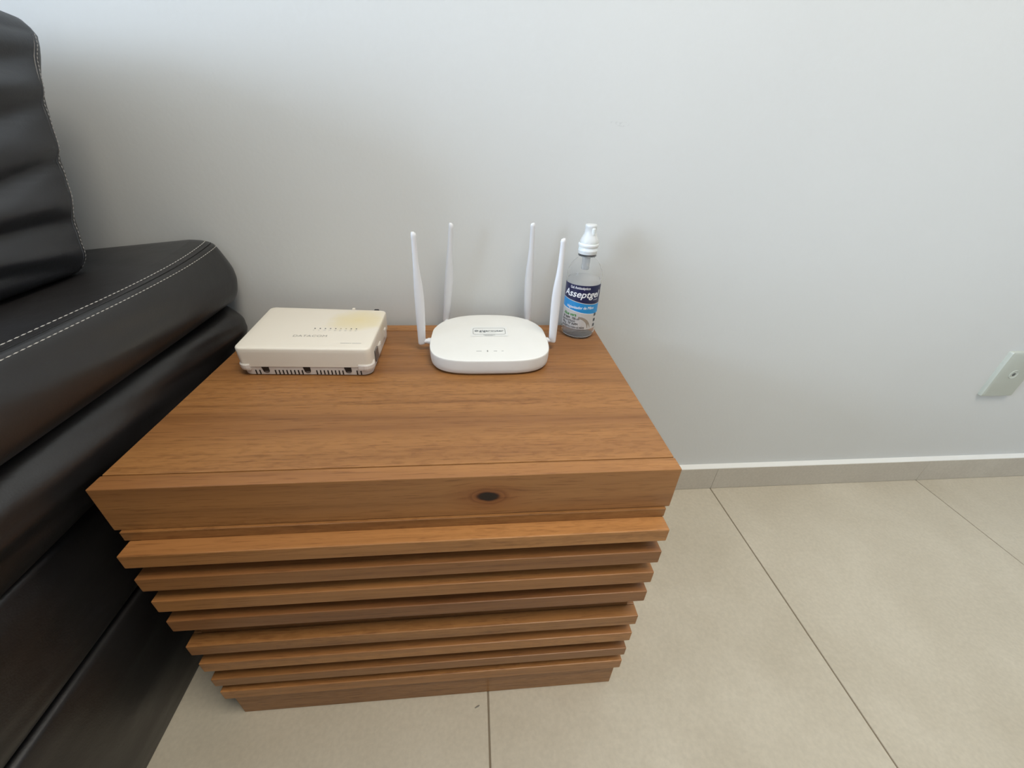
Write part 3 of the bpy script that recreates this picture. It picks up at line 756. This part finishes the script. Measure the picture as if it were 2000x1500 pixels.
# grey-brown swoosh
bm = bmesh.new(); row = []
for i in range(25):
    t_ = i / 24; a = math.radians(88 - 84 * t_); cx_, cz_ = -.002, .0180
    R1, R2 = .0225 + .002 * t_, .0190 - .001 * t_
    row.append((bm.verts.new(wrap(cx_ + R1 * math.cos(a), cz_ + R1 * math.sin(a), .0001)), bm.verts.new(wrap(cx_ + R2 * math.cos(a), cz_ + R2 * math.sin(a), .0001))))
for i in range(24): bm.faces.new((row[i][0], row[i + 1][0], row[i + 1][1], row[i][1]))
bpart('swoosh', bm, plain('swoosh_print', srgb(150, 138, 124), .4), label, False)
def ltext(name, s, size, u, v, mat, align='CENTER', shear=0., off=0., width=None):
    G = 200.0           # letter and cut at a large scale, then shrink onto the bottle
    bm = text_bm(s, size * G, lambda a, b_: (a + shear * b_, b_, 0), align, 0.0, 0.0)
    lo = min(w.co.x for w in bm.verts); hi = max(w.co.x for w in bm.verts); k = width * G / (hi - lo) if width else 1.0
    o0 = (lo + hi) / 2 if align == 'CENTER' else lo
    for w in bm.verts: w.co.x = (w.co.x - o0) * k
    bmesh.ops.triangulate(bm, faces=bm.faces[:])
    tris = [[(w.co.x / G, w.co.y / G) for w in f.verts] for f in bm.faces]; bm.free()
    def clipx(poly, x, keep):
        out = []
        for (ax, ay), (bx, by) in zip(poly, poly[1:] + poly[:1]):
            ia, ib = (ax - x) * keep >= 0, (bx - x) * keep >= 0
            if ia: out.append((ax, ay))
            if ia != ib: f = (x - ax) / (bx - ax); out.append((x, ay + f * (by - ay)))
        return out
    bm = bmesh.new(); sw = .0013
    # heavier strokes: the same outline laid again a hair to each side
    lay = [(0, 0), (-off, 0), (off, 0), (0, off), (0, -off)] if off else [(0, 0)]
    for ln_, (ou, ov) in enumerate(lay):
      for t3 in tris:
          a, b = min(p[0] for p in t3), max(p[0] for p in t3)
          for kk in range(math.floor(a / sw), math.floor(b / sw) + 1):
              poly = clipx(clipx(t3, kk * sw, 1), (kk + 1) * sw, -1)
              area2 = sum(p[0] * q[1] - q[0] * p[1] for p, q in zip(poly, poly[1:] + poly[:1]))
              if len(poly) < 3 or abs(area2) < 1e-12: continue
              if area2 < 0: poly = poly[::-1]
              try: bm.faces.new([bm.verts.new(wrap(u + p[0] + ou, v + p[1] + ov, .00022 + ln_ * .000012)) for p in poly])
              except ValueError: pass
    return bpart(name, bm, mat, label, False)
M_wp = bpy.data.materials['white_print']; M_bp = plain('black_print', (.035, .03, .03), .5); M_gp = plain('green_print', srgb(60, 140, 50), .5)
ltext('lettering', 'Asseptgel', .0165, .0000, .0750, M_wp, 'CENTER', .25, .00030, .0690)
ltext('lettering', 'Gel Antisséptico', .0062, -.004, .0890, M_wp, 'CENTER', .0, .0001, .0350)
ltext('lettering', 'cristal', .0036, .0262, .0700, M_wp, 'CENTER', 0, 0, .0085)
ltext('lettering', 'Higienizador de Mãos', .0068, .0, .0545, M_wp, 'CENTER', .1, .00012, .0500)
ltext('lettering', 'Aloe vera', .0080, -.0310, .0405, M_gp, 'LEFT', .1, .00018, .0260)
ltext('lettering', '70° INPM   70% v/v', .0062, -.0330, .0340, M_bp, 'LEFT', 0, .00008, .0340)
ltext('lettering', 'ÁLCOOL ETÍLICO', .0042, -.0340, .0296, M_bp, 'LEFT', 0, .0001, .0280)
ltext('lettering', '420 g   70° INPM', .0060, -.0340, .0240, M_bp, 'LEFT', 0, .00008, .0330)
ltext('lettering', 'ANTISSÉPTICO PARA AS MÃOS', .0052, -.0340, .0182, M_bp, 'LEFT', 0, .00006, .0450)
for v in (.0400, .0300, .0205):
    bm = bmesh.new(); patch(bm, .0285, .0345, lambda u: v, lambda u: v + .0055, .0002, 4); bpart('symbol', bm, M_ink, label, False)

# ------------------------------------------------------------------ power outlet on the wall
plate = thing('wall_outlet', 'pale greenish wall outlet plate low on the wall at the far right', 'outlet', (1.643, WY, .334))
PI_ = Matrix.Translation((-1.643, -WY, -.334))
def opart(name, bm, mat, parent=None, smooth=False):
    o = link_mesh(name, bm, mat, parent or plate, smooth, 35)
    if parent is None: o.matrix_parent_inverse = PI_
    return o
def rr3(w, h, r, y, n=5): return [(1.643 + a, y, .334 + b_) for a, b_ in rr2(w, h, r, n)]
bm = bmesh.new()
add_rings(bm, [rr3(.043, .0600, .004, WY), rr3(.043, .0600, .004, WY - .0045), rr3(.0415, .0585, .0035, WY - .0080), rr3(.038, .055, .003, WY - .0090)])
opart('cover_plate', bm, M_outlet, None, True)
def disc(prof, n=28):
    bm = bmesh.new(); lathe(bm, prof, n)
    for v in bm.verts: v.co = Vector((1.643 + v.co.x, WY - v.co.z, .336 + v.co.y))
    return bm
sock = opart('socket', disc([(.0115, .0085), (.0115, .0096), (.0105, .0102), (.0090, .0100), (.0080, .0092)]), M_outlet, None, True)
opart('cable_hole', disc([(.0042, .0090), (.0042, .0094), (.0030, .0094)], 18), plain('hole_grey', (.10, .105, .10), .6), sock)

# ------------------------------------------------------------------ crumb on the floor
bm = bmesh.new(); bmesh.ops.create_icosphere(bm, subdivisions=2, radius=1.0)
for v in bm.verts:
    q = v.co.copy(); s = 1 + .25 * mnoise.noise(q * 1.7)
    v.co = Vector((.3752 + (q.x * .0042 + q.y * .0007) * s, -.0355 + (q.y * .0013 + q.x * .0016) * s, .0009 + q.z * .0009))
o = link_mesh('crumb', bm, plain('crumb_brown', (.20, .185, .16), .8), None, True)
tag(o, 'tiny dark crumb on the floor tile just in front of the table plinth', 'crumb')
